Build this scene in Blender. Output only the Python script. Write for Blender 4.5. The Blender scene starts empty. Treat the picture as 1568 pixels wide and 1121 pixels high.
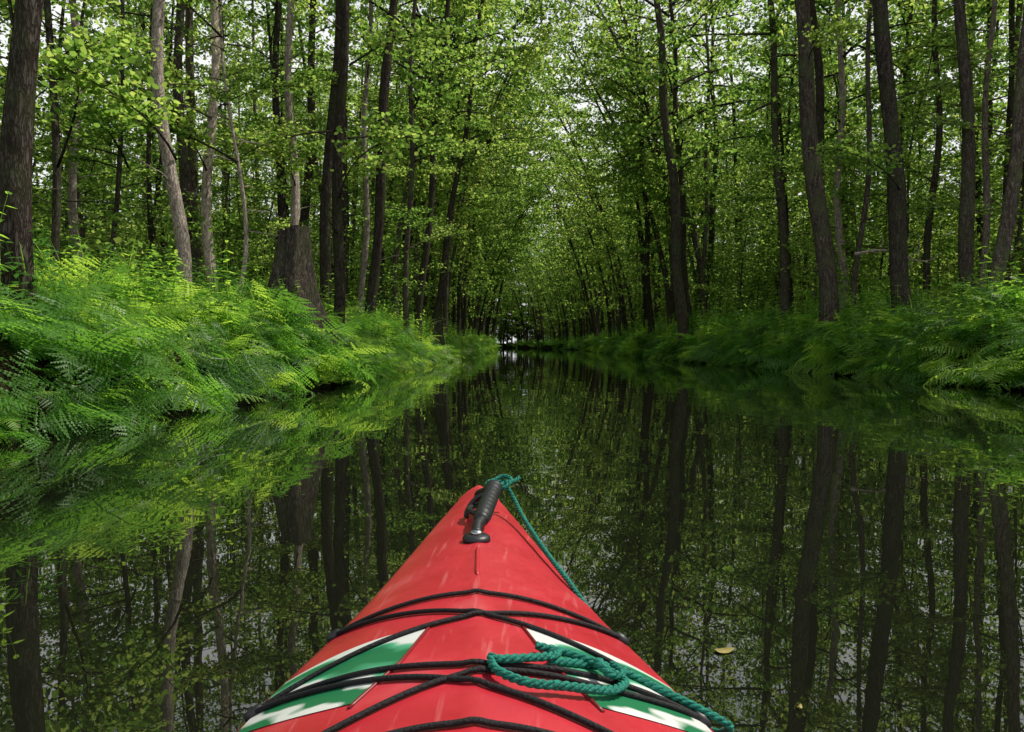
import bpy, math, random
import numpy as np
from mathutils import Vector, Matrix, Euler, noise as mnoise

random.seed(7)
scene = bpy.context.scene
scene.view_settings.view_transform = 'Standard'
scene.view_settings.look = 'None'
scene.view_settings.exposure = 0
D = bpy.data

# ------------------------------------------------------------ node helpers
def new_mat(name):
    m = D.materials.new(name); m.use_nodes = True
    nt = m.node_tree
    for n in list(nt.nodes): nt.nodes.remove(n)
    return m, nt
def N(nt, typ, **kw):
    n = nt.nodes.new(typ)
    for k, v in kw.items(): setattr(n, k, v)
    return n
def ramp(nt, stops):
    r = nt.nodes.new('ShaderNodeValToRGB')
    e = r.color_ramp.elements
    while len(e) < len(stops): e.new(0.5)
    for i, (p, c) in enumerate(stops):
        e[i].position = p; e[i].color = (*c, 1)
    return r
def L(nt, a, ao, b, bi):
    nt.links.new(a.outputs[ao], b.inputs[bi])

def leaf_material(name, dark, mid, lite, trans=(2.9, 2.9, 1.5), island=True, tmix=0.5, gloss=False):
    m, nt = new_mat(name)
    out = N(nt, 'ShaderNodeOutputMaterial')
    oi = N(nt, 'ShaderNodeObjectInfo')
    mx = N(nt, 'ShaderNodeMath', operation='MULTIPLY_ADD')
    if island:
        g = N(nt, 'ShaderNodeNewGeometry'); L(nt, g, 'Random Per Island', mx, 0)
    else:
        L(nt, oi, 'Random', mx, 0)
    mx.inputs[1].default_value = 0.6
    ml = N(nt, 'ShaderNodeMath', operation='MULTIPLY'); L(nt, oi, 'Random', ml, 0); ml.inputs[1].default_value = 0.4
    L(nt, ml, 0, mx, 2)
    r = ramp(nt, [(0.0, dark), (0.5, mid), (0.92, lite)])
    L(nt, mx, 0, r, 0)
    if gloss:
        p = N(nt, 'ShaderNodeBsdfPrincipled'); p.inputs['Roughness'].default_value = 0.42
        p.inputs['Specular IOR Level'].default_value = 0.35
        L(nt, r, 0, p, 'Base Color')
    else:
        p = N(nt, 'ShaderNodeBsdfDiffuse'); L(nt, r, 0, p, 'Color')
    t = N(nt, 'ShaderNodeBsdfTranslucent')
    mul = N(nt, 'ShaderNodeMix', data_type='RGBA', blend_type='MULTIPLY'); mul.inputs[0].default_value = 1
    L(nt, r, 0, mul, 6); mul.inputs[7].default_value = (*trans, 1)
    L(nt, mul, 2, t, 'Color')
    mix = N(nt, 'ShaderNodeMixShader'); mix.inputs[0].default_value = tmix
    L(nt, p, 0, mix, 1); L(nt, t, 0, mix, 2); L(nt, mix, 0, out, 0)
    return m

leaf_mat = leaf_material('alder_leaf', (0.022, 0.055, 0.015), (0.085, 0.155, 0.034), (0.22, 0.275, 0.09), trans=(3.3, 3.1, 2.0), tmix=0.6)
fern_mat = leaf_material('fern_leaf', (0.035, 0.10, 0.018), (0.085, 0.21, 0.030), (0.20, 0.32, 0.055), trans=(3.0, 2.7, 1.6), island=False, tmix=0.54, gloss=True)
grass_mat = leaf_material('grass_blade', (0.04, 0.10, 0.022), (0.09, 0.18, 0.04), (0.17, 0.26, 0.07), trans=(2.6, 2.5, 1.4), tmix=0.48)

def bark_material(name, c0, c1, c2, moss=0.4):
    m, nt = new_mat(name)
    out = N(nt, 'ShaderNodeOutputMaterial')
    tc = N(nt, 'ShaderNodeTexCoord')
    mp = N(nt, 'ShaderNodeMapping'); mp.inputs['Scale'].default_value = (1, 1, 0.22)
    L(nt, tc, 'Object', mp, 0)
    vo = N(nt, 'ShaderNodeTexVoronoi', feature='DISTANCE_TO_EDGE'); vo.inputs['Scale'].default_value = 30
    nz = N(nt, 'ShaderNodeTexNoise'); nz.inputs['Scale'].default_value = 20; nz.inputs['Detail'].default_value = 5
    wmix = N(nt, 'ShaderNodeMix', data_type='RGBA', blend_type='ADD'); wmix.inputs[0].default_value = 0.12
    L(nt, mp, 0, nz, 0); L(nt, mp, 0, wmix, 6); L(nt, nz, 'Color', wmix, 7); L(nt, wmix, 2, vo, 0)
    vr = ramp(nt, [(0.0, (.3, .3, .3)), (0.22, (1, 1, 1))]); L(nt, vo, 0, vr, 0)
    mul = N(nt, 'ShaderNodeMath', operation='MULTIPLY'); L(nt, vr, 0, mul, 0); L(nt, nz, 0, mul, 1)
    cr = ramp(nt, [(0.1, c0), (0.4, c1), (0.75, c2)]); L(nt, mul, 0, cr, 0)
    n2 = N(nt, 'ShaderNodeTexNoise'); n2.inputs['Scale'].default_value = 1.6; n2.inputs['Detail'].default_value = 4
    L(nt, tc, 'Object', n2, 0)
    mr = ramp(nt, [(0.46, (0, 0, 0)), (0.66, (moss, moss, moss))]); L(nt, n2, 0, mr, 0)
    cm = N(nt, 'ShaderNodeMix', data_type='RGBA'); L(nt, mr, 0, cm, 0); L(nt, cr, 0, cm, 6)
    cm.inputs[7].default_value = (0.075, 0.10, 0.04, 1)
    # each tree a little lighter or darker than its neighbour
    oi = N(nt, 'ShaderNodeObjectInfo'); tr = ramp(nt, [(0, (.55, .53, .52)), (.6, (.92, .92, .92)), (1, (1.6, 1.55, 1.5))]); L(nt, oi, 'Random', tr, 0)
    cm2 = N(nt, 'ShaderNodeMix', data_type='RGBA', blend_type='MULTIPLY'); cm2.inputs[0].default_value = 1
    L(nt, cm, 2, cm2, 6); L(nt, tr, 0, cm2, 7)
    p = N(nt, 'ShaderNodeBsdfDiffuse')
    L(nt, cm2, 2, p, 'Color')
    b = N(nt, 'ShaderNodeBump'); b.inputs['Strength'].default_value = 0.9; b.inputs['Distance'].default_value = 0.02
    L(nt, mul, 0, b, 'Height'); L(nt, b, 0, p, 'Normal'); L(nt, p, 0, out, 0)
    return m
bark_mat = bark_material('alder_bark', (0.02, 0.015, 0.012), (0.078, 0.064, 0.054), (0.165, 0.145, 0.125), moss=0.5)
bark_pale_sunlit = bark_material('alder_bark_pale_sunlit', (0.09, 0.07, 0.06), (0.38, 0.32, 0.27), (0.55, 0.49, 0.42), moss=0.15)  # sunlight on some trunks put into a lighter bark colour; also pale fallen branch

def simple_mat(name, col, rough=0.5, spec=0.5, metal=0.0, noise_amt=0.0, nscale=30, bump=0.0):
    m, nt = new_mat(name)
    out = N(nt, 'ShaderNodeOutputMaterial'); p = N(nt, 'ShaderNodeBsdfPrincipled')
    p.inputs['Roughness'].default_value = rough; p.inputs['Metallic'].default_value = metal
    p.inputs['Specular IOR Level'].default_value = spec
    tc = N(nt, 'ShaderNodeTexCoord'); nz = N(nt, 'ShaderNodeTexNoise'); nz.inputs['Scale'].default_value = nscale
    nz.inputs['Detail'].default_value = 5
    L(nt, tc, 'Object', nz, 0)
    a = tuple(c*(1-noise_amt) for c in col); b = tuple(min(1, c*(1+noise_amt)) for c in col)
    r = ramp(nt, [(0.3, a), (0.7, b)]); L(nt, nz, 0, r, 0); L(nt, r, 0, p, 'Base Color')
    if bump:
        bn = N(nt, 'ShaderNodeBump'); bn.inputs['Strength'].default_value = bump; bn.inputs['Distance'].default_value = 0.01
        L(nt, nz, 0, bn, 'Height'); L(nt, bn, 0, p, 'Normal')
    L(nt, p, 0, out, 0)
    return m

# ------------------------------------------------------------ mesh builder
class MB:
    def __init__(s): s.v = []; s.f = []; s.m = []; s.n = 0
    def add(s, verts, faces, mat=0):
        verts = np.asarray(verts, float)
        s.v.append(verts)
        for f in faces: s.f.append(tuple(int(i)+s.n for i in f)); s.m.append(mat)
        s.n += len(verts)
    def add_poly(s, V, mat=0):
        n, k = V.shape[:2]
        idx = (np.arange(n*k).reshape(n, k)+s.n).tolist()
        s.v.append(V.reshape(-1, 3)); s.f += idx; s.m += [mat]*n; s.n += n*k
    def mesh(s, name, mats, smooth_mats=()):
        me = D.meshes.new(name)
        me.from_pydata(np.concatenate(s.v).tolist(), [], s.f)
        for m in mats: me.materials.append(m)
        me.polygons.foreach_set('material_index', s.m)
        me.polygons.foreach_set('use_smooth', [(x in smooth_mats) for x in s.m])
        me.update()
        return me
def obj(name, me, parent=None, loc=(0, 0, 0), rot=(0, 0, 0), scl=1.0, link=True):
    o = D.objects.new(name, me)
    o.location = loc; o.rotation_euler = rot
    o.scale = (scl,)*3 if np.isscalar(scl) else scl
    if parent: o.parent = parent
    if link: scene.collection.objects.link(o)
    return o

def norm(a): return a/np.maximum(np.linalg.norm(a, axis=-1, keepdims=True), 1e-9)
def tube(path, radii, segs=8, cap=True, jitter=0.0, jscale=3.0, seed=0.0):
    path = np.asarray(path, float); n = len(path); radii = np.broadcast_to(radii, (n,))
    T = norm(np.gradient(path, axis=0))
    ref = np.array([1.0, 0, 0]) if abs(T[0][0]) < 0.8 else np.array([0, 1.0, 0])
    U = ref - T[0]*np.dot(ref, T[0]); U /= np.linalg.norm(U)
    V = []
    for i in range(n):
        U = U - T[i]*np.dot(U, T[i]); U /= np.linalg.norm(U)
        W = np.cross(T[i], U)
        for k in range(segs):
            a = 2*math.pi*k/segs
            d = U*math.cos(a)+W*math.sin(a)
            r = radii[i]
            if jitter:
                q = Vector((d[0]*1.3+seed, d[1]*1.3, path[i][2]*0.35))
                r *= 1+jitter*mnoise.noise(q*jscale*0.5)
            V.append(path[i]+d*r)
    F = []
    for i in range(n-1):
        for k in range(segs):
            k2 = (k+1) % segs
            F.append((i*segs+k, i*segs+k2, (i+1)*segs+k2, (i+1)*segs+k))
    if cap:
        F.append(tuple(range(segs))[::-1]); F.append(tuple((n-1)*segs+k for k in range(segs)))
    return V, F
def smooth_path(pts, n):
    pts = np.asarray(pts, float)
    m = len(pts)
    P = np.vstack([2*pts[0]-pts[1], pts, 2*pts[-1]-pts[-2]])
    out = []
    for t in np.linspace(0, m-1-1e-6, n):
        i = int(t); f = t-i; a, b, c, d = P[i], P[i+1], P[i+2], P[i+3]
        out.append(0.5*((2*b)+(-a+c)*f+(2*a-5*b+4*c-d)*f*f+(-a+3*b-3*c+d)*f**3))
    return np.array(out)

SH6 = np.array([(-.5, 0), (-.25, .36), (.18, .40), (.5, 0), (.18, -.40), (-.25, -.36)])
SH4 = np.array([(-.5, 0), (.05, .42), (.5, 0), (.05, -.42)])
def leaf_polys(C, size, up, r, shape):
    n = len(C)
    nn = norm(r.normal(size=(n, 3))+np.array([0, 0, up]))
    t = norm(np.cross(nn, r.normal(size=(n, 3)))); b = np.cross(nn, t)
    s = size*r.uniform(0.6, 1.3, n)
    return C[:, None, :] + s[:, None, None]*(shape[None, :, 0, None]*t[:, None, :]+shape[None, :, 1, None]*b[:, None, :])

def foliage(mb, r, z0, z1, R, nl, sprays, nleaf, lsize, up=1.1, shape=SH4, ax=lambda z: (0, 0), prof=None, limb_r=0.035, spread=(0.36, 0.11), gap=0.3):
    for i in range(nl):
        t = (i+r.uniform())/nl
        z = z0+(z1-z0)*t
        pr = prof(t) if prof else math.sin(math.pi*(0.12+0.82*t))**0.7
        ln = R*pr*r.uniform(0.5, 1.3)
        az = i*2.4+r.uniform(-.5, .5)
        el = r.uniform(0.05, 0.75)
        d = np.array([math.cos(az)*math.cos(el), math.sin(az)*math.cos(el), math.sin(el)])
        o = np.array([*ax(z), z])
        side = np.array([-math.sin(az), math.cos(az), 0])
        bend = r.uniform(-.3, .3); droop = r.uniform(0.05, 0.3)
        ss = np.linspace(0, 1, 5)
        P = o+d*ln*ss[:, None]+side*bend*ln*(ss**2)[:, None]-np.array([0, 0, 1])*droop*ln*(ss**2)[:, None]
        V, F = tube(P, np.linspace(limb_r, limb_r*0.25, 5)*(0.5+ln/R*0.6), 4, cap=False); mb.add(V, F, 1)
        for k in range(sprays):
            s = r.uniform(gap, 1.05); s = min(s, 1.0)
            j = s*4; a = int(min(j, 3)); c = P[a]+(P[a+1]-P[a])*(j-a)
            c = c+side*r.normal()*ln*0.22*s+np.array([0, 0, r.normal()*0.12])
            m = max(3, int(nleaf*r.uniform(0.4, 1.6)))
            sp = spread[0]*r.uniform(0.6, 1.3)
            C = c+r.normal(size=(m, 3))*np.array([sp, sp, spread[1]])
            C[:, 2] -= 0.25*np.hypot(C[:, 0]-c[0], C[:, 1]-c[1])
            mb.add_poly(leaf_polys(C, lsize, up, r, shape), 0)

def scatter(name, sources, pts, rots, scls, idxs):
    me = D.meshes.new(name); me.from_pydata([tuple(p) for p in pts], [], [])
    a = me.attributes.new('rot', 'FLOAT_VECTOR', 'POINT'); a.data.foreach_set('vector', np.asarray(rots, float).ravel())
    a = me.attributes.new('scl', 'FLOAT', 'POINT'); a.data.foreach_set('value', np.asarray(scls, float))
    a = me.attributes.new('idx', 'INT', 'POINT'); a.data.foreach_set('value', np.asarray(idxs, int))
    col = D.collections.new(name+'_kinds')
    for i, s in enumerate(sources):
        col.objects.link(D.objects.new('%s_kind_%02d' % (name, i), s))
    ob = obj(name, me)
    ng = D.node_groups.new(name+'_scatter', 'GeometryNodeTree')
    ng.interface.new_socket('Geometry', in_out='INPUT', socket_type='NodeSocketGeometry')
    ng.interface.new_socket('Geometry', in_out='OUTPUT', socket_type='NodeSocketGeometry')
    gi = ng.nodes.new('NodeGroupInput'); go = ng.nodes.new('NodeGroupOutput')
    ci = ng.nodes.new('GeometryNodeCollectionInfo'); ci.inputs[0].default_value = col
    ci.inputs['Separate Children'].default_value = True; ci.inputs['Reset Children'].default_value = True
    ip = ng.nodes.new('GeometryNodeInstanceOnPoints'); ip.inputs['Pick Instance'].default_value = True
    def attr(nm, dt):
        n = ng.nodes.new('GeometryNodeInputNamedAttribute'); n.data_type = dt; n.inputs['Name'].default_value = nm; return n
    ng.links.new(gi.outputs[0], ip.inputs['Points']); ng.links.new(ci.outputs[0], ip.inputs['Instance'])
    ng.links.new(attr('idx', 'INT').outputs['Attribute'], ip.inputs['Instance Index'])
    ng.links.new(attr('rot', 'FLOAT_VECTOR').outputs['Attribute'], ip.inputs['Rotation'])
    ng.links.new(attr('scl', 'FLOAT').outputs['Attribute'], ip.inputs['Scale'])
    ng.links.new(ip.outputs[0], go.inputs[0])
    md = ob.modifiers.new('scatter', 'NODES'); md.node_group = ng
    return ob

# ------------------------------------------------------------ canal profile
LY = [-60, 4.7, 8, 9.6, 11.3, 14, 22, 37, 160, 400]; LX = [-3.6, -3.5, -3.4, -3.3, -3.1, -3.15, -3.4, -3.75, -4.7, -4.7]
RY = [-60, 0, 11.3, 15.7, 30, 100, 400]; RX = [7.8, 7.6, 7.5, 7.3, 6.4, 5.9, 5.5]
def bendx(y): return -0.0024*max(0, y-95)**2
def wob(y, s): return 0.14*mnoise.noise(Vector((y*0.35, s, 0)))+0.05*mnoise.noise(Vector((y*1.1, s, 5)))
def eL(y): return float(np.interp(y, LY, LX))-0.4+wob(y, 3)+bendx(y)
def eR(y): return float(np.interp(y, RY, RX))+0.4+wob(y, 9)+bendx(y)
CAN_END = 165
def ground(x, y):
    dl = eL(y)-x; dr = x-eR(y)
    d = max(dl, dr, (y-CAN_END)*0.5)
    if d < 0:
        return -0.15-0.7*min(1, -d/1.5)
    b = 1-math.exp(-d/0.42)
    return -0.15+b*1.12+0.10*mnoise.noise(Vector((x*0.5, y*0.5, 0)))*min(1, d)+0.0035*min(d, 60)

def terrain():
    offs = [0, .12, .25, .4, .6, .85, 1.15, 1.6, 2.2, 3, 4, 6, 9, 14, 22, 40, 80, 200, 600]
    ys = np.concatenate([[-600, -200, -80, -40, -25], np.arange(-15, 60, 0.4), np.arange(60, 260, 2.5), [280, 320, 400, 600, 900]])
    V = []; F = []
    for y in ys:
        l, r_ = eL(min(y, 260)), eR(min(y, 260))
        xs = [l-o for o in offs[::-1]]+[l+0.3, l+1.0, (l+r_)/2, r_-1.0, r_-0.3]+[r_+o for o in offs]
        for x in xs: V.append((x, y, ground(x, min(y, 260)) if y < 260 else 1.1))
    n = len(xs)
    for i in range(len(ys)-1):
        for j in range(n-1):
            F.append((i*n+j, i*n+j+1, (i+1)*n+j+1, (i+1)*n+j))
    mb = MB(); mb.add(V, F, 0)
    m, nt = new_mat('forest_soil')
    out = N(nt, 'ShaderNodeOutputMaterial'); p = N(nt, 'ShaderNodeBsdfDiffuse')
    tc = N(nt, 'ShaderNodeTexCoord')
    nz = N(nt, 'ShaderNodeTexNoise'); nz.inputs['Scale'].default_value = 3.0; nz.inputs['Detail'].default_value = 8
    L(nt, tc, 'Object', nz, 0)
    r = ramp(nt, [(0.3, (0.008, 0.007, 0.004)), (0.5, (0.018, 0.016, 0.009)), (0.62, (0.02, 0.035, 0.01)), (0.8, (0.035, 0.06, 0.015))])
    L(nt, nz, 0, r, 0); L(nt, r, 0, p, 'Color')
    b = N(nt, 'ShaderNodeBump'); b.inputs['Distance'].default_value = 0.08; L(nt, nz, 0, b, 'Height'); L(nt, b, 0, p, 'Normal')
    L(nt, p, 0, out, 0)
    return obj('ground', mb.mesh('ground', [m], (0,)))
terrain()

def water():
    m, nt = new_mat('canal_water')
    out = N(nt, 'ShaderNodeOutputMaterial'); p = N(nt, 'ShaderNodeBsdfPrincipled')
    p.inputs['Base Color'].default_value = (0.006, 0.007, 0.004, 1); p.inputs['Roughness'].default_value = 0.008
    p.inputs['IOR'].default_value = 1.9
    tc = N(nt, 'ShaderNodeTexCoord')
    mp = N(nt, 'ShaderNodeMapping'); mp.inputs['Scale'].default_value = (1.0, 0.7, 1)
    L(nt, tc, 'Object', mp, 0)
    n1 = N(nt, 'ShaderNodeTexNoise'); n1.inputs['Scale'].default_value = 1.3; n1.inputs['Detail'].default_value = 1.5
    n2 = N(nt, 'ShaderNodeTexNoise'); n2.inputs['Scale'].default_value = 7; n2.inputs['Detail'].default_value = 1
    L(nt, mp, 0, n1, 0); L(nt, mp, 0, n2, 0)
    ad = N(nt, 'ShaderNodeMath', operation='MULTIPLY_ADD'); L(nt, n2, 0, ad, 0); ad.inputs[1].default_value = 0.08; L(nt, n1, 0, ad, 2)
    b = N(nt, 'ShaderNodeBump'); b.inputs['Strength'].default_value = 1.0; b.inputs['Distance'].default_value = 0.004
    L(nt, ad, 0, b, 'Height'); L(nt, b, 0, p, 'Normal'); L(nt, p, 0, out, 0)
    mb = MB(); mb.add([(-60, -60, 0), (18, -60, 0), (18, CAN_END+3, 0), (-60, CAN_END+3, 0)], [(0, 1, 2, 3)])
    return obj('canal_water', mb.mesh('canal_water', [m]))
water()

# ------------------------------------------------------------ forest
def tree_variant(seed, H, r0, crown_base, R, nl, sprays, nleaf, ls, low=6, arch=0.0):
    r = np.random.default_rng(seed); mb = MB()
    wx, wy = r.uniform(-.3, .3, 2); ph = r.uniform(0, 6, 2)
    ax = lambda z: (wx*math.sin(z*0.35+ph[0])-wx*math.sin(ph[0])+wx*.4*math.sin(z*1.1)+arch*max(z, 0)**2, wy*math.sin(z*0.3+ph[1])-wy*math.sin(ph[1]))
    zs = np.concatenate([[-0.4, 0, .25, .6], np.linspace(1.2, H, 16)])
    P = [(*ax(z), z) for z in zs]
    rad = [r0*(1+0.5*math.exp(-max(z, 0)/.35))*(1-0.75*max(z, 0)/H) for z in zs]
    V, F = tube(P, rad, 8, jitter=0.2, seed=seed); mb.add(V, F, 1)
    foliage(mb, r, crown_base, H+0.5, R, nl, sprays, nleaf, ls, ax=ax, up=1.0)
    if low: foliage(mb, r, 3.0, crown_base, R*0.6, low, 4, nleaf, ls*0.85, ax=ax, up=1.5, prof=lambda t: 1, limb_r=0.02)
    return mb.mesh('alder_kind', [leaf_mat, bark_mat], (1,))
TV = [(21, .17, 9, 3.0, .19, 3, 25, 0), (23, .2, 11, 3.2, .19, 4, 24, 0), (19, .12, 8, 2.7, .18, 5, 24, 0), (22, .16, 12, 3.1, .19, 2, 23, 0),
    (20, .15, 7, 3.8, .19, 4, 42, .016), (23, .22, 8.5, 4.4, .20, 2, 44, .012), (18, .11, 6, 3.4, .18, 5, 38, .021), (22, .17, 8, 4.8, .20, 3, 44, .015)]
trees = [tree_variant(100+i, H, r0, cb, R, nl, 5, 19, ls, low, ar) for i, (H, r0, cb, R, ls, low, nl, ar) in enumerate(TV)]
trees += [tree_variant(150+i, H, r0, cb, R, int(nl*.85), 4, 13, ls*1.5, low, ar) for i, (H, r0, cb, R, ls, low, nl, ar) in enumerate(TV)]
def sapling_variant(seed, H, R, nl, sprays, nleaf, ls):
    r = np.random.default_rng(seed); mb = MB()
    lx, ly = r.uniform(-.12, .12, 2)
    ax = lambda z: (lx*z+.1*math.sin(z), ly*z+.08*math.sin(z*1.3+1))
    zs = np.linspace(-0.3, H, 10)
    V, F = tube([(*ax(z), z) for z in zs], np.linspace(.045, .012, 10), 6); mb.add(V, F, 1)
    foliage(mb, r, 0.9, H, R, nl, sprays, nleaf, ls, up=1.7, ax=ax, limb_r=0.014, spread=(.34, .07), gap=.25)
    return mb.mesh('sapling_kind', [leaf_mat, bark_mat], (1,))
saps = [sapling_variant(200+i, H, R, nl, 5, nlf, ls) for i, (H, R, nl, nlf, ls) in enumerate([
    (5.5, 1.7, 20, 22, .10), (7.5, 2.1, 24, 22, .105), (4.0, 1.5, 16, 22, .09), (9, 2.4, 30, 20, .13), (11, 3.2, 40, 16, .30),
    (5.5, 1.8, 18, 9, .19), (7.5, 2.1, 22, 9, .19)])]

# X, Y, lean x per m, lean y per m, radius, height, sunlit (lighter bark)?, curve
SP = [
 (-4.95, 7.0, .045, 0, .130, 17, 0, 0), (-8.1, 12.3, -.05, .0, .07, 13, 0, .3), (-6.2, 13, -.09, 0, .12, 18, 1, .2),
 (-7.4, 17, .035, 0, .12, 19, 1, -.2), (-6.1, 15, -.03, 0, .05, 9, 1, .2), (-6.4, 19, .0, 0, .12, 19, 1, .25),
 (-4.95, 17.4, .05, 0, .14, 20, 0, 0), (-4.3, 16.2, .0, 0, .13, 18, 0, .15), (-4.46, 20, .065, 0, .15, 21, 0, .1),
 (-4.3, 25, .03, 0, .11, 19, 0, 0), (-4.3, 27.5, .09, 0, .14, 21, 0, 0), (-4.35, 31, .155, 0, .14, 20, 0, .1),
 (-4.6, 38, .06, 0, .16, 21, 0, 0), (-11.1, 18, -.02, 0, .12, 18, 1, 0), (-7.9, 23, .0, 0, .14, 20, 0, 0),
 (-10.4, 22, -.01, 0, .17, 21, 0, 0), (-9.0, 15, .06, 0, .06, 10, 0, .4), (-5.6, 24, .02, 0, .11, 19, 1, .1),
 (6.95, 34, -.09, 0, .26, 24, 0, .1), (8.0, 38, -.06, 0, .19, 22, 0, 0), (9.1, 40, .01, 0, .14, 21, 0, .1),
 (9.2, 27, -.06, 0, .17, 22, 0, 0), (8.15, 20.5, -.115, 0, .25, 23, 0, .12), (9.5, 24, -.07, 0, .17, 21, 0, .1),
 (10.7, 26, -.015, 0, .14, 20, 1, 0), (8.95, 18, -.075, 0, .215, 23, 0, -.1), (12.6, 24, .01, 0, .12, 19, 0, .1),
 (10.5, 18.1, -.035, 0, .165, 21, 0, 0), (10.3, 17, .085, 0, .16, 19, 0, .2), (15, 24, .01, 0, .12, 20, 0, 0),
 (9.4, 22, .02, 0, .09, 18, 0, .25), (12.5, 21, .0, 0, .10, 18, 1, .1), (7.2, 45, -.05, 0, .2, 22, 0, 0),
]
crowns = []
for i in range(4):
    r = np.random.default_rng(300+i); mb = MB()
    foliage(mb, r, 0, 12.5, 3.4, 23, 5, 19, .17, up=1.0, limb_r=.05)
    crowns.append(mb.mesh('alder_crown', [leaf_mat, bark_mat], (1,)))
branches = []
for i in range(4):
    r = np.random.default_rng(320+i); mb = MB()
    ss = np.linspace(0, 1, 8)
    Ln = r.uniform(1.8, 2.8)
    P = np.stack([ss*Ln, .15*np.sin(ss*3+i), .35*ss-.35*ss**2*r.uniform(.5, 2)], 1)
    V, F = tube(P, np.linspace(.022, .005, 8), 5); mb.add(V, F, 1)
    for k in range(20):
        s = r.uniform(.25, 1); j = s*7; a = min(int(j), 6); c = P[a]+(P[a+1]-P[a])*(j-a)
        dirv = np.array([.6, r.choice([-1, 1])*r.uniform(.4, 1), r.uniform(-.2, .25)]); tl = r.uniform(.3, .85)*(1.2-s*.5)
        Q = np.array([c+dirv*tl*q for q in np.linspace(0, 1, 4)])
        V, F = tube(Q, np.linspace(.007, .003, 4), 4); mb.add(V, F, 1)
        m = 22
        C = c+dirv*tl*r.uniform(.15, 1.15, (m, 1))+r.normal(size=(m, 3))*np.array([.10, .10, .04])
        mb.add_poly(leaf_polys(C, .08, 2.0, r, SH6), 0)
    branches.append(mb.mesh('leafy_branch', [leaf_mat, bark_mat], (1,)))

def build_tree(i, X, Y, lx, ly, r0, H, sunlit, curve):
    r = np.random.default_rng(500+i)
    g = ground(X, Y)
    ph = r.uniform(0, 6, 3)
    wa = 0.05+0.04*r.uniform()+0.05*sunlit
    def ax(h):
        w = wa*min(1, max(h, 0)/1.5)
        return np.array([lx*h+curve*math.sin(h/H*math.pi*1.2)+w*math.sin(h*.9+ph[0]), ly*h+w*math.sin(h*.7+ph[1]), h])
    hs = np.concatenate([[-.5, -.1, 0, .1, .2, .35, .5, .7, .9], np.linspace(1.2, H, 46)])
    P = np.array([ax(h) for h in hs])
    rad = [r0*(1+0.55*math.exp(-max(h, 0)/.3))*(1-0.7*max(h, 0)/H)*(1+.04*math.sin(h*2.1+ph[2])) for h in hs]
    mb = MB(); V, F = tube(P, rad, 18, jitter=0.16, jscale=3.5, seed=i*3.1); mb.add(V, F, 0)
    for k in range(int(4+7*r.uniform())):
        h = r.uniform(2, H*.55); a = r.uniform(0, 6.28); ln = r.uniform(.3, 1.3)
        o = ax(h); d = np.array([math.cos(a), math.sin(a), r.uniform(-.1, .6)])
        ss = np.linspace(0, 1, 5)
        Q = o+d*ln*ss[:, None]+np.array([0, 0, -.15])*ln*(ss**2)[:, None]+r.normal(size=(5, 3))*.02*ln
        Q[0] = o
        V, F = tube(Q, np.linspace(.016, .004, 5), 5); mb.add(V, F, 0)
    t = obj('alder_tree', mb.mesh('alder_trunk', [bark_pale_sunlit if sunlit else bark_mat], (0,)), loc=(X, Y, g))
    s = (H/21)*r.uniform(.9, 1.1)*(1.15 if Y > 24 else .85)
    hc = H-12.0*s
    obj('crown', crowns[i % 4], parent=t, loc=tuple(ax(hc)), rot=(0, math.atan(lx), r.uniform(0, 6.28)), scl=s)
    nb = 4 if X < 0 else 2
    if i not in (0,):
        for k in range(nb):
            h = r.uniform(2.5, 8.5); a = r.uniform(0, 6.28)
            obj('leafy_branch', branches[(i+k) % 4], parent=t, loc=tuple(ax(h)), rot=(0, -r.uniform(-.1, .5), a), scl=r.uniform(.8, 1.3))
    return t
for i, s in enumerate(SP): build_tree(i, *s)

taken = [(s[0], s[1]) for s in SP]
pts = []; rots = []; scl = []; idx = []
def ok(x, y, d, lst): return all((x-a)**2+(y-b)**2 > d*d for a, b in lst)
r = np.random.default_rng(11)
for side in (-1, 1):                     # edge rows, many of them leaning over the canal
    y = 30 if side < 0 else 40
    while y < CAN_END:
        for rowo in (0.9, 3.0):
            if r.uniform() < .10: continue
            e = eL(y) if side < 0 else eR(y)
            yy = y+r.uniform(-1.4, 1.4); x = e+side*(rowo+r.uniform(-.4, 1.2))
            if ok(x, yy, .9, taken):
                taken.append((x, yy)); pts.append((x, yy, ground(x, yy)-.05))
                arch = r.uniform() < (.82 if rowo < 2 else .5)*(1 if y < 85 else .85)
                ln = r.uniform(-.08, .12)
                rots.append((r.normal()*.06, ln, (0 if side < 0 else math.pi)+r.normal()*.5)); scl.append(r.uniform(.68, 1.2))
                idx.append((r.integers(4, 8) if arch else r.integers(0, 4))+(8 if yy > 65 else 0))
        y += r.uniform(1.2, 4.2)
cnt = 0
for k in range(9000):
    y = r.uniform(-8, 168); side = r.choice([-1, 1])
    d = r.uniform(3.2, 17) if r.uniform() < .86 else r.uniform(30, 40)
    e = eL(y) if side < 0 else eR(y); x = e+side*d
    if abs(x) > .72*y+10: continue
    if y < 26 and side > 0 and d < 7 and y > -2: continue
    if y < 20 and side < 0 and d < 6 and y > 6: continue
    if y < 6 and side < 0 and d < 3: continue
    if y < 3 and side > 0: continue
    if not ok(x, y, (2.3 if side > 0 else 2.6) if d < 20 else 3.6, taken): continue
    taken.append((x, y)); pts.append((x, y, ground(x, y)-.05))
    rots.append((r.normal()*.05, r.normal()*.05-side*.01, r.uniform(0, 6.28))); scl.append(r.uniform(.65, 1.15)); idx.append(r.integers(4)+(8 if (y > 65 or d > 20) else 0)); cnt += 1
    if cnt > 420: break
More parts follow.
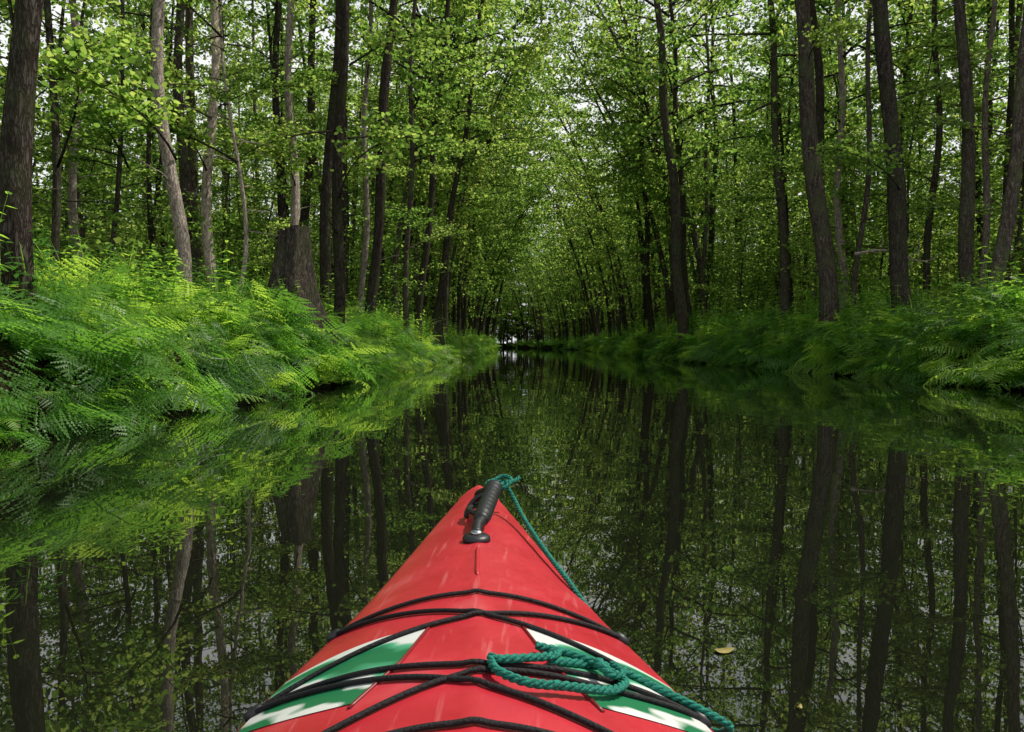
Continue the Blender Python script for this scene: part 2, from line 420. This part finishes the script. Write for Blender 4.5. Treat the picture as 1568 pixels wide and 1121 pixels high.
for yy in (CAN_END+3, CAN_END+8, CAN_END+14, CAN_END+22):
    for x in np.arange(-34, 12, 2.8):
        pts.append((x+r.normal()*.6, yy+r.normal(), .9)); rots.append((0, 0, r.uniform(0, 6))); scl.append(r.uniform(.8, 1.1)); idx.append(r.integers(8, 16))
scatter('alder_forest', trees, pts, rots, scl, idx)

pts = []; rots = []; scl = []; idx = []
def addsap(x, y, k, s0=.7, s1=1.3):
    if y > 55 and k in (0, 2): k = 5
    if y > 55 and k in (1, 3): k = 6
    pts.append((x, y, ground(x, y)-.05)); rots.append((r.normal()*.05, r.normal()*.05, r.uniform(0, 6.28))); scl.append(r.uniform(s0, s1)); idx.append(k)
for k in range(5200):
    y = r.uniform(8, 70) if r.uniform() < .7 else r.uniform(8, 160); side = r.choice([-1, 1]); d = r.uniform(1, 22)
    e = eL(y) if side < 0 else eR(y); x = e+side*d
    if abs(x) > .74*y+4: continue
    if y < 24 and side > 0 and d < 6: continue
    if y < 17 and side < 0 and d < 5: continue
    if d < 3 and r.uniform() < .8: continue
    if len(pts) > 340: break
    addsap(x, y, r.integers(4))
for side in (-1, 1):
    for row in (23, 27):
        y = 8
        while y < 165:
            e = eL(y) if side < 0 else eR(y)
            addsap(e+side*(row+r.normal()), y, 4, .7, 1.15); y += r.uniform(2.6, 4)*(1.5 if (side < 0 and y > 60) else 1)
for y in np.arange(100, 165, 2.2): addsap(eR(y)+r.uniform(4, 12), y, r.choice([3, 4]), .7, 1.1)
for yy in (CAN_END+2, CAN_END+5, CAN_END+10, CAN_END+17):
    for x in np.arange(-34, 12, 2.6): addsap(x+r.normal()*.6, yy, 4, .6, 1.2)
scatter('understory_saplings', saps, pts, rots, scl, idx)

# ------------------------------------------------------------ ferns, grass, herbs
def fern_variant(seed, nf, n=21, K=5, lo=False):
    r = np.random.default_rng(seed); mb = MB()
    for f in range(nf):
        az = 2*math.pi*f/nf+r.uniform(-.45, .45); ln = r.uniform(.5, 1.05)
        e0 = r.uniform(.85, 1.45); e1 = r.uniform(-.9, .1)
        ss = np.linspace(0, 1, n); el = e0+(e1-e0)*ss**1.2
        tw = r.uniform(-.5, .5)
        a = az+tw*ss
        step = ln/(n-1)
        D3 = np.stack([np.cos(a)*np.cos(el), np.sin(a)*np.cos(el), np.sin(el)], 1)
        P = np.cumsum(D3*step, 0)
        V, F = tube(P, np.linspace(.005, .0015, n), 3, cap=False); mb.add(V, F, 0)
        side = np.stack([-np.sin(a), np.cos(a), np.zeros(n)], 1); nn = np.cross(D3, side)
        polys = []; i0 = int(n*.12)
        for i in range(i0, n):
            s = ss[i]; pl = ln*.225*(math.sin(math.pi*min(1, (s*.92+.08))**.75)**.8 if s < 1 else 0)+.008
            for sd in (-1, 1):
                ax = norm(side[i]*sd+D3[i]*.35+r.normal(size=3)*.13); ax = norm(ax-np.array([0, 0, .22]))
                cr = norm(np.cross(nn[i], ax))
                if lo:
                    w = step*.5
                    polys.append([P[i]-cr*w*.3, P[i]+ax*pl*.4-cr*w, P[i]+ax*pl]); polys.append([P[i]+cr*w*.3, P[i]+ax*pl, P[i]+ax*pl*.4+cr*w]); continue
                for k in range(K):
                    q = k/K; b0 = P[i]+ax*pl*q; wd = step*.40*(1-q)**.6+.001; L2 = pl/K
                    for ss2 in (-1, 1):
                        polys.append([b0, b0+ax*L2*1.1, b0+ax*L2*.9+cr*ss2*wd*1.1-np.array([0, 0, wd*.3])])
        mb.add_poly(np.array(polys), 0)
    return mb.mesh('fern_kind', [fern_mat])
ferns = [fern_variant(400+i, n) for i, n in enumerate([7, 8, 6, 7, 8])]
ferns_far = [fern_variant(410+i, n, 16, 1, True) for i, n in enumerate([8, 9, 7])]
def grass_variant(seed, nb, ln, wid):
    r = np.random.default_rng(seed); mb = MB()
    for b in range(nb):
        az = r.uniform(0, 6.28); l = ln*r.uniform(.6, 1.2); e0 = r.uniform(1.0, 1.5); e1 = e0-r.uniform(.5, 2.2)
        n = 6; ss = np.linspace(0, 1, n); el = e0+(e1-e0)*ss
        D3 = np.stack([math.cos(az)*np.cos(el), math.sin(az)*np.cos(el), np.sin(el)], 1)
        P = np.cumsum(D3*l/n, 0)+np.array([r.normal()*.1, r.normal()*.1, -.03])
        sd = np.array([-math.sin(az), math.cos(az), 0])*wid
        w = (1-ss**2)[:, None]*sd*.5
        V = np.concatenate([P-w, P+w]); F = [(i, i+1, n+i+1, n+i) for i in range(n-1)]
        mb.add(V, F, 0)
    return mb.mesh('grass_kind', [grass_mat])
grasses = [grass_variant(420, 36, .9, .012), grass_variant(421, 45, .7, .009), grass_variant(422, 26, 1.25, .014)]
def herb_variant(seed):
    r = np.random.default_rng(seed); mb = MB(); polys = []
    for st in range(8):
        o = np.array([r.normal()*.14, r.normal()*.14, -.03]); h = r.uniform(.5, 1.0); ln = r.normal(size=2)*.15
        top = o+np.array([ln[0], ln[1], h])
        V, F = tube([o, (o+top)/2, top], [.004, .003, .002], 3, cap=False); mb.add(V, F, 0)
        for k in range(10):
            c = o+(top-o)*(.15+.85*k/9); L1 = .09*(1.25-.6*k/9)
            for q in (0, 1):
                a = k*1.57+q*3.14+r.uniform(-.3, .3); d = np.array([math.cos(a), math.sin(a), r.uniform(-.45, .1)]); s = np.array([-math.sin(a), math.cos(a), 0])
                polys.append([c, c+d*L1*.35+s*L1*.28, c+d*L1*.7+s*L1*.2, c+d*L1*1.1, c+d*L1*.7-s*L1*.2, c+d*L1*.35-s*L1*.28])
    mb.add_poly(np.array(polys), 0)
    return mb.mesh('herb_kind', [fern_mat])
herbs = [herb_variant(430), herb_variant(431)]

def bank_points(dens, dmax, seed, dmin=-.05, power=1.0, y1=CAN_END, y0=0):
    r = np.random.default_rng(seed); out = []
    for side in (-1, 1):
        y = max(y0, 2.5 if side < 0 else 5)
        while y < y1:
            far = max(1, y/20)
            y += 1/(dens*(dmax-dmin))*far*r.uniform(.6, 1.4)
            d = dmin+(dmax-dmin)*r.uniform()**power
            e = eL(y) if side < 0 else eR(y); x = e+side*d
            if side > 0 and x > .74*y+3: continue
            if side < 0 and x < -.8*y-3: continue
            out.append((x, y, side, d))
    return out
def lay(name, kinds, P, smin, smax, tilt, seed, sink=0.03, clump=0.45, lod=None):
    r = np.random.default_rng(seed); pts = []; R2 = []; scl = []; idx = []
    for x, y, side, d in P:
        t = tilt*max(0, 1-d/1.1)
        pts.append((x, y, max(.03, ground(x, y)-sink)))
        M = Euler((r.normal()*.22, -side*t*r.uniform(.3, 1.2)+r.normal()*.1, 0)).to_matrix() @ Matrix.Rotation(r.uniform(0, 6.28), 3, 'Z')
        e = M.to_euler(); R2.append((e.x, e.y, e.z))
        grow = float(np.interp(y, [5, 14, 40], [.85, 1.05, 1.2]))*(1.12 if side > 0 else 1)
        scl.append(r.uniform(smin, smax)*grow*(1+clump*mnoise.noise(Vector((x*.7, y*.7, seed)))))
        idx.append((len(kinds)+r.integers(len(lod))) if (lod and y > 30) else r.integers(len(kinds)))
    scatter(name, kinds+(lod or []), pts, R2, scl, idx)
P1 = bank_points(4.6, 2.4, 1, power=1.0)+bank_points(6.5, .35, 5, dmin=-.12, y1=60)
lay('bank_ferns', ferns, P1, .72, 1.3, .75, 31, lod=ferns_far)
lay('bank_grass', grasses, bank_points(3.2, 3.2, 2, dmin=-.05, power=.75), .6, 1.2, .6, 32)
lay('bank_nettles', herbs, bank_points(2.8, 3.8, 3, power=.7), .8, 1.35, .3, 33)

# ------------------------------------------------------------ stumps
def stump(name, X, Y, g, h, rt, rb, seed, tilt=.15):
    r = np.random.default_rng(seed); mb = MB(); seg = 44
    hs = [-.3, 0, .1, .22, .4, .6, .8, .92, 1.0]
    V = []; F = []
    for i, q in enumerate(hs):
        rad = rt+(rb-rt)*max(0, 1-max(q, 0))**2.2
        for k in range(seg):
            a = 2*math.pi*k/seg
            rr_ = rad*(1+.12*math.sin(a*5+seed)*(1.3-q)+.07*math.sin(a*11+q*2)+.14*mnoise.noise(Vector((math.cos(a)*2, math.sin(a)*2, q*2+seed))))
            z = q*h+(rt*math.cos(a)*tilt + (.09*mnoise.noise(Vector((math.cos(a)*3, math.sin(a)*3, seed))) if q == 1 else 0))*max(q, 0)
            V.append((math.cos(a)*rr_-.12*h*(1-max(0, q))*.5, math.sin(a)*rr_, z))
    for i in range(len(hs)-1):
        for k in range(seg):
            k2 = (k+1) % seg; F.append((i*seg+k, i*seg+k2, (i+1)*seg+k2, (i+1)*seg+k))
    mb.add(V, F, 0)
    top = V[-seg:]; c = np.mean(top, 0)-np.array([0, 0, .03])
    inner = [tuple(c+(np.array(t)-c)*.88) for t in top]
    mb.add(list(top)+inner+[tuple(c)], [(k, (k+1) % seg, seg+(k+1) % seg, seg+k) for k in range(seg)]+[(seg+k, seg+(k+1) % seg, 2*seg) for k in range(seg)], 1)
    wood = simple_mat('cut_wood', (.20, .15, .095), .85, .2, noise_amt=.5, nscale=12, bump=.5)
    return obj(name, mb.mesh(name, [bark_mat, wood], (0,)), loc=(X, Y, g))
stump('tree_stump', -4.2, 13.0, .95, 1.80, .26, .70, 1)
stump('tree_stump', -4.0, 31, .95, .85, .27, .36, 4)

fb = MB(); r = np.random.default_rng(77)
main = smooth_path([(0, 0, 0), (1.2, .3, .35), (2.4, .2, .25), (3.4, .5, .7)], 18)
V, F = tube(main, np.linspace(.045, .012, 18), 7); fb.add(V, F, 0)
for k in range(9):
    c = main[3+k]; d = np.array([r.uniform(-.2, .8), r.uniform(-.5, .5), r.uniform(-.3, .8)])
    Q = smooth_path([c, c+d*.5, c+d+r.normal(size=3)*.15], 8); V, F = tube(Q, np.linspace(.018, .005, 8), 5); fb.add(V, F, 0)
obj('fallen_branch', fb.mesh('fallen_branch', [bark_pale_sunlit], (0,)), loc=(8.8, 20.5, 3.2), rot=(0, .15, .3))

# ------------------------------------------------------------ kayak
KY = [-2.7, -2.5, -2.1, -1.6, -1.0, -.3, .3, .7, .907, 1.0, 1.127, 1.29, 1.58, 1.815, 1.93, 1.985, 2.01]
KW = [.006, .05, .14, .22, .28, .31, .33, .315, .29, .268, .228, .188, .129, .080, .05, .026, .008]
KZ = [.33, .30, .27, .25, .24, .24, .243, .247, .25, .253, .26, .268, .286, .303, .318, .328, .333]
def cx(y): return -0.007-0.069*y
_ky = np.linspace(-2.7, 2.01, 400)
_kw = np.convolve(np.pad(np.interp(_ky, KY, KW), 9, mode='edge'), np.ones(19)/19, 'valid'); _kw[-9:] = np.interp(_ky[-9:], KY, KW)
def hw(y): return float(np.interp(y, _ky, _kw))
def ze(y): return float(np.interp(y, KY, KZ))
def crown(y): return .335*min(hw(y), .29)
def deck(y, u, off=0.0):
    w = hw(y); a = abs(u)
    z = ze(y)+crown(y)*(1-a**1.85)+.003*math.exp(-(u*w/.012)**2)*min(1, w/.1)
    return np.array([cx(y)+u*w, y, z+off])
ys = np.unique(np.concatenate([np.linspace(-2.7, 2.01, 150), np.linspace(1.6, 2.01, 30), np.linspace(.6, 1.6, 60)]))
us = np.linspace(-1, 1, 41)
mb = MB(); V = []; F = []
for y in ys:
    w = hw(y)
    for u in us: V.append(deck(y, u))
    zk = float(np.interp(y, [-2.7, -2.45, -1.9, 1.2, 1.75, 2.01], [.25, 0, -.1, -.1, 0.02, .27]))
    e = ze(y)
    for q in np.linspace(0, math.pi, 18):
        c_, s_ = math.cos(q), math.sin(q)
        xx = w*(abs(c_)**.6)*(1 if c_ > 0 else -1)
        V.append(np.array([cx(y)+xx*(1-.08*s_), y, e-.012-(e-.012-zk)*s_**.9]))
n = len(us)+18
for i in range(len(ys)-1):
    for k in range(n):
        k2 = (k+1) % n
        F.append((i*n+k, i*n+k2, (i+1)*n+k2, (i+1)*n+k))
F.append(tuple(range(n))); F.append(tuple((len(ys)-1)*n+k for k in range(n))[::-1])
mb.add(V, F, 0)
m, nt = new_mat('red_polyethylene')
out = N(nt, 'ShaderNodeOutputMaterial'); p = N(nt, 'ShaderNodeBsdfPrincipled')
tc = N(nt, 'ShaderNodeTexCoord'); nz = N(nt, 'ShaderNodeTexNoise'); nz.inputs['Scale'].default_value = 9; nz.inputs['Detail'].default_value = 8
L(nt, tc, 'Object', nz, 0)
r_ = ramp(nt, [(.3, (.36, .014, .022)), (.58, (.45, .024, .036)), (.8, (.52, .08, .09))]); L(nt, nz, 0, r_, 0)
# fine pale scuffs running along the deck
mp = N(nt, 'ShaderNodeMapping'); mp.inputs['Scale'].default_value = (60, 5, 5); mp.inputs['Rotation'].default_value = (0, 0, .25); L(nt, tc, 'Object', mp, 0)
ns = N(nt, 'ShaderNodeTexNoise'); ns.inputs['Scale'].default_value = 1.5; ns.inputs['Detail'].default_value = 3; L(nt, mp, 0, ns, 0)
sr = ramp(nt, [(.60, (0, 0, 0)), (.74, (.35, .35, .35))]); L(nt, ns, 0, sr, 0)
sm = N(nt, 'ShaderNodeMix', data_type='RGBA'); L(nt, sr, 0, sm, 0); L(nt, r_, 0, sm, 6); sm.inputs[7].default_value = (.60, .20, .20, 1)
L(nt, sm, 2, p, 'Base Color')
n2 = N(nt, 'ShaderNodeTexNoise'); n2.inputs['Scale'].default_value = 60; n2.inputs['Detail'].default_value = 6; L(nt, tc, 'Object', n2, 0)
mr = N(nt, 'ShaderNodeMapRange'); mr.inputs[3].default_value = .24; mr.inputs[4].default_value = .48; L(nt, n2, 0, mr, 0); L(nt, mr, 0, p, 'Roughness')
b = N(nt, 'ShaderNodeBump'); b.inputs['Strength'].default_value = .2; b.inputs['Distance'].default_value = .003; L(nt, n2, 0, b, 'Height'); L(nt, b, 0, p, 'Normal')
L(nt, p, 0, out, 0)
kayak = obj('kayak', None)
hull = obj('hull_and_deck', mb.mesh('hull_and_deck', [m], (0,)), parent=kayak)
mb = MB()
V, F = tube([deck(q, 0.0, .0005) for q in np.linspace(1.22, 1.40, 12)], [.001]+[.0040]*10+[.001], 8); mb.add(V, F, 0)
obj('deck_rib', mb.mesh('deck_rib', [m], (0,)), parent=kayak)
black = simple_mat('black_rubber', (.012, .012, .013), .45, .5, noise_amt=.3, nscale=60, bump=.1)
cord = simple_mat('black_shock_cord', (.010, .010, .011), .7, .3, noise_amt=.4, nscale=300, bump=.4)
steel = simple_mat('steel_screw', (.5, .5, .5), .25, .5, 1.0)

def cordline(mb, wps, r=.0034, lift=0.0010, n=60):
    P = smooth_path([(a, b, 0) for a, b in wps], n)
    Q = np.array([deck(a, b, r+lift) for a, b, _ in P])
    V, F = tube(Q, r, 8); mb.add(V, F, 0)
mb = MB()
A, B_, C_ = 1.13, .905, .66
for wps in ([(A, -.97), (1.12, -.5), (1.118, 0), (1.12, .5), (A, .97)],
            [(A, -.97), (1.075, -.5), (1.022, 0), (.965, .5), (B_, .98)],
            [(A, .97), (1.07, .5), (1.014, 0), (.96, -.5), (B_, -.98)],
            [(B_, -.98), (.872, -.5), (.845, 0), (.872, .5), (B_, .98)],
            [(B_, -.98), (.86, -.6), (.80, 0), (.73, .5), (C_, .98)],
            [(B_, .98), (.85, .55), (.825, 0), (.74, -.5), (C_, -.98)],
            [(C_, -.98), (.70, -.4), (.715, 0), (.70, .4), (C_, .98)]):
    cordline(mb, wps)
obj('shock_cords', mb.mesh('shock_cords', [cord], (0,)), parent=kayak)
mb = MB()
for y in (A, B_, C_):
    for s in (-1, 1):
        c = deck(y, s*.97, .003)
        d = np.array([s*.5, -.2, -.35]); d /= np.linalg.norm(d)
        P = [c-d*.013, c-d*.009, c, c+d*.010, c+d*.013]
        V, F = tube(P, [.003, .007, .0085, .007, .003], 12); mb.add(V, F, 0)
obj('cord_fittings', mb.mesh('cord_fittings', [black], (0,)), parent=kayak)

def decal_mat():
    m, nt = new_mat('green_white_decal')
    out = N(nt, 'ShaderNodeOutputMaterial'); p = N(nt, 'ShaderNodeBsdfPrincipled'); p.inputs['Roughness'].default_value = .3
    at = N(nt, 'ShaderNodeUVMap'); at.uv_map = 'UVMap'
    sp = N(nt, 'ShaderNodeSeparateXYZ'); L(nt, at, 0, sp, 0)
    mpp = N(nt, 'ShaderNodeMapping'); mpp.inputs['Scale'].default_value = (1.0, 1.6, 1); L(nt, at, 0, mpp, 0)
    nz = N(nt, 'ShaderNodeTexNoise'); nz.inputs['Scale'].default_value = 3.0; nz.inputs['Detail'].default_value = 1; nz.inputs['Roughness'].default_value = .4
    L(nt, mpp, 0, nz, 0)
    a = N(nt, 'ShaderNodeMath', operation='MULTIPLY_ADD'); L(nt, sp, 'X', a, 0); a.inputs[1].default_value = -.35; L(nt, sp, 'Y', a, 2)
    b = N(nt, 'ShaderNodeMath', operation='MULTIPLY_ADD'); L(nt, nz, 0, b, 0); b.inputs[1].default_value = .45; L(nt, a, 0, b, 2)
    W = (.62, .64, .60); G = (.015, .15, .06); G2 = (.08, .36, .20)
    r = ramp(nt, [(0, G), (.08, W), (.14, W), (.18, G), (.36, G), (.41, W), (.50, W), (.55, G2), (.64, G), (.84, G), (.90, G2), (.95, W)])
    L(nt, b, 0, r, 0)
    L(nt, r, 0, p, 'Base Color'); L(nt, p, 0, out, 0)
    return m
dm = decal_mat()
line_m = simple_mat('dark_red_pinstripe', (.16, .008, .01), .4)
for s in (-1, 1):
    na, nb = 40, 20; V = []; UV = []; F = []
    for i in range(na+1):
        a = i/na
        for j in range(nb+1):
            b = j/nb
            ui = float(np.interp(b, [0, .4, 1], [.45, .32, .25]))
            u = ui+(.975-ui)*a
            top = .99+.005*math.sin(a*3); low = .80+.055*a**1.5
            y = low+(top-low)*b
            V.append(deck(y, s*u, .0012)); UV.append((a, b))
    for i in range(na):
        for j in range(nb):
            q = i*(nb+1)+j; F.append((q, q+1, q+nb+2, q+nb+1) if s < 0 else (q, q+nb+1, q+nb+2, q+1))
    mb = MB(); mb.add(V, F, 0); me = mb.mesh('decal', [dm], (0,))
    uv = me.uv_layers.new(name='UVMap')
    for lp in me.loops: uv.data[lp.index].uv = UV[lp.vertex_index]
    obj('decal', me, parent=kayak)
    P = [deck(.79+.205*b, s*(float(np.interp(b, [0, .45, 1], [.455, .31, .235]))), .0008) for b in np.linspace(0, 1, 24)]
    mb = MB(); V, F = tube(P, .0025, 6); mb.add(V, F, 0)
    obj('decal_outline', mb.mesh('decal_outline', [line_m], (0,)), parent=kayak)

mb = MB()
g0 = np.array([-.106, 1.515, .356]); g1 = np.array([-.088, 1.715, .388])
t = np.linspace(0, 1, 40); P = g0+(g1-g0)*t[:, None]
rad = [.0175+.0012*(math.sin(q*60) > 0)+.004*math.exp(-((q-1)/.12)**2)-.004*math.exp(-(q/.08)**2) for q in t]
rad[0] *= .5; rad[-1] *= .55; rad[-2] *= .85
V, F = tube(P, rad, 18); mb.add(V, F, 0)
pad = deck(1.462, -.02, 0)
V, F = tube([pad+np.array([0, 0, -.004]), pad+np.array([0, 0, .004]), pad+np.array([0, 0, .009]), pad+np.array([0, 0, .011])], [.028, .028, .022, .012], 22); mb.add(V, F, 0)
V, F = tube(smooth_path([pad+np.array([0, .0, .010]), pad+np.array([0, .03, .020]), g0+np.array([0, .0, 0]), g0+np.array([0, .02, 0])], 16), .011, 10); mb.add(V, F, 0)
V, F = tube(smooth_path([g1-[0, .03, 0], g1+np.array([0, .02, -.005]), deck(1.82, 0, .02), deck(1.80, 0, .004)], 16), .009, 8); mb.add(V, F, 0)
V, F = tube(smooth_path([g1-[.0, .05, .0], (-.128, 1.68, .368), (-.146, 1.67, .345), deck(1.66, -.25, .004)], 16), .006, 8); mb.add(V, F, 0)
V, F = tube(smooth_path([(-.122, 1.60, .352), (-.138, 1.625, .352), (-.142, 1.66, .350), (-.12, 1.70, .352)], 16), .0065, 8); mb.add(V, F, 0)
c = pad+np.array([0, 0, .011])
V, F = tube([c, c+[0, 0, .004], c+[0, 0, .007], c+[0, 0, .0085]], [.013, .012, .008, .003], 16); mb.add(V, F, 1)
obj('carry_handle', mb.mesh('carry_handle', [black, steel], (0, 1)), parent=kayak)

mb = MB(); ring = [np.array([cx(y)+.25*math.sin(a), y, .345]) for a in np.linspace(0, 2*math.pi, 64, endpoint=False) for y in [-.05+.42*math.cos(a)]]
V = []; F = []
for i, c in enumerate(ring):
    a = 2*math.pi*i/64; o = np.array([math.sin(a), math.cos(a), 0])
    for (dr, dz) in ((0, .0), (.02, .0), (.02, -.015), (.0, -.12), (-.012, -.12), (-.012, 0)): V.append(c+o*dr+np.array([0, 0, dz]))
for i in range(64):
    j = (i+1) % 64
    for k in range(6): F.append((i*6+k, i*6+(k+1) % 6, j*6+(k+1) % 6, j*6+k))
mb.add(V, F, 0); mb.add([c+[0, 0, -.01] for c in ring], [tuple(range(64))], 0)
obj('cockpit_rim', mb.mesh('cockpit_rim', [black], ()), parent=kayak)

rope_m = simple_mat('green_rope', (.012, .17, .12), .75, .3, noise_amt=.45, nscale=250, bump=.5)
def rope(mb, wps, R=.0048, n=400, pitch=.03):
    P = smooth_path(wps, n); T = norm(np.gradient(P, axis=0))
    s = np.concatenate([[0], np.cumsum(np.linalg.norm(np.diff(P, axis=0), axis=1))])
    up = np.array([0, 0, 1.0]); U = norm(np.cross(T, up)); W = np.cross(U, T)
    for k in range(3):
        a = 2*math.pi*(s/pitch+k/3)
        Q = P+R*.55*(U*np.cos(a)[:, None]+W*np.sin(a)[:, None])
        V, F = tube(Q, R*.55, 6); mb.add(V, F, 0)
mb = MB()
def dk(y, u, o=.006): return tuple(deck(y, u, o))
rope(mb, [(-.075, 1.71, .395), (-.064, 1.73, .392), (-.045, 1.715, .365), (-.022, 1.65, .336), (.005, 1.55, .318), (.035, 1.44, .303), (.072, 1.33, .283), (.125, 1.22, .235), (.185, 1.08, .20), (.235, .97, .21), (.245, .91, .245), (.225, .905, .262), dk(.925, .80), dk(.925, .62), dk(.895, .45), dk(.875, .30)], R=.0050, n=700)
rope(mb, [(-.098, 1.735, .396), (-.07, 1.745, .408), (-.05, 1.72, .406), (-.062, 1.70, .391), (-.09, 1.71, .384), (-.108, 1.73, .388), (-.098, 1.74, .398), (-.07, 1.74, .396), (-.045, 1.75, .396), (-.030, 1.765, .402)], n=300)
rope(mb, [dk(.905, .36, .010), dk(.87, .30, .014), dk(.84, .10, .014), dk(.845, .06, .012), dk(.815, .08, .012), dk(.795, .18, .012), dk(.80, .30, .012)], R=.0050, n=300)
rope(mb, [dk(.905, .26, .010), dk(.90, .45, .012), dk(.885, .56, .012), dk(.865, .60, .014), dk(.83, .52, .012), dk(.81, .40, .012), dk(.80, .28, .012)], R=.0050, n=300)
rope(mb, [dk(.90, .53, .014), dk(.875, .50, .020), dk(.86, .54, .018), dk(.875, .60, .020), dk(.90, .58, .016)], R=.0050, n=160)
obj('green_rope', mb.mesh('green_rope', [rope_m], (0,)), parent=kayak)

lm = simple_mat('yellow_leaf', (.22, .18, .05), .6, .3, noise_amt=.3)
for (x, y, s, a) in ((.45, 1.73, .045, .3), (.53, 1.46, .015, 1)):
    mb = MB(); V = [(0, 0, .0)]+[(s*math.cos(q)*.55*(1+.15*math.cos(3*q)), s*.32*math.sin(q), .002*math.cos(2*q)) for q in np.linspace(0, 2*math.pi, 14, endpoint=False)]
    mb.add(V, [(0, i, i % 14+1) for i in range(1, 15)], 0)
    obj('floating_leaf', mb.mesh('floating_leaf', [lm]), loc=(x, y, .004), rot=(0, 0, a))

# ------------------------------------------------------------ light
EL, AZ = 57, 72
dv = Vector((math.sin(math.radians(AZ))*math.cos(math.radians(EL)), math.cos(math.radians(AZ))*math.cos(math.radians(EL)), math.sin(math.radians(EL))))
sl = D.lights.new('sun', 'SUN'); sl.energy = 5; sl.angle = math.radians(.5); sl.color = (1, .95, .84)
so = obj('sun', sl, loc=(0, 0, 30)); so.rotation_euler = dv.to_track_quat('Z', 'Y').to_euler()
w = D.worlds.new('World'); scene.world = w; w.use_nodes = True
nt = w.node_tree; bg = nt.nodes['Background']; sky = nt.nodes.new('ShaderNodeTexSky'); sky.sky_type = 'NISHITA'; sky.sun_disc = False
sky.sun_elevation = math.radians(EL); sky.sun_rotation = math.radians(AZ % 360); sky.air_density = 1.0; sky.dust_density = 1.5
# scattered bright summer cloud overhead, white haze lower down
tc = nt.nodes.new('ShaderNodeTexCoord'); cn = nt.nodes.new('ShaderNodeTexNoise'); cn.inputs['Scale'].default_value = 2.6; cn.inputs['Detail'].default_value = 6
nt.links.new(tc.outputs['Generated'], cn.inputs[0])
cr = ramp(nt, [(.50, (0, 0, 0)), (.60, (1, 1, 1))]); nt.links.new(cn.outputs[0], cr.inputs[0])
sx = nt.nodes.new('ShaderNodeSeparateXYZ'); nt.links.new(tc.outputs['Generated'], sx.inputs[0])
hz = ramp(nt, [(.36, (1, 1, 1)), (.60, (0, 0, 0))]); nt.links.new(sx.outputs[2], hz.inputs[0])
mxm = nt.nodes.new('ShaderNodeMath'); mxm.operation = 'MAXIMUM'; nt.links.new(cr.outputs[0], mxm.inputs[0]); nt.links.new(hz.outputs[0], mxm.inputs[1])
cm = nt.nodes.new('ShaderNodeMix'); cm.data_type = 'RGBA'; nt.links.new(mxm.outputs[0], cm.inputs[0]); nt.links.new(sky.outputs[0], cm.inputs[6]); cm.inputs[7].default_value = (8.4, 8.5, 8.5, 1)
nt.links.new(cm.outputs[2], bg.inputs[0]); bg.inputs[1].default_value = .12

cam = D.cameras.new('camera'); cam.lens = 26.0; cam.sensor_width = 36; cam.clip_start = .02; cam.clip_end = 2000
co = obj('camera', cam, loc=(0, 0, .72), rot=(math.radians(90-1.645), 0, math.radians(1.57)))
scene.camera = co
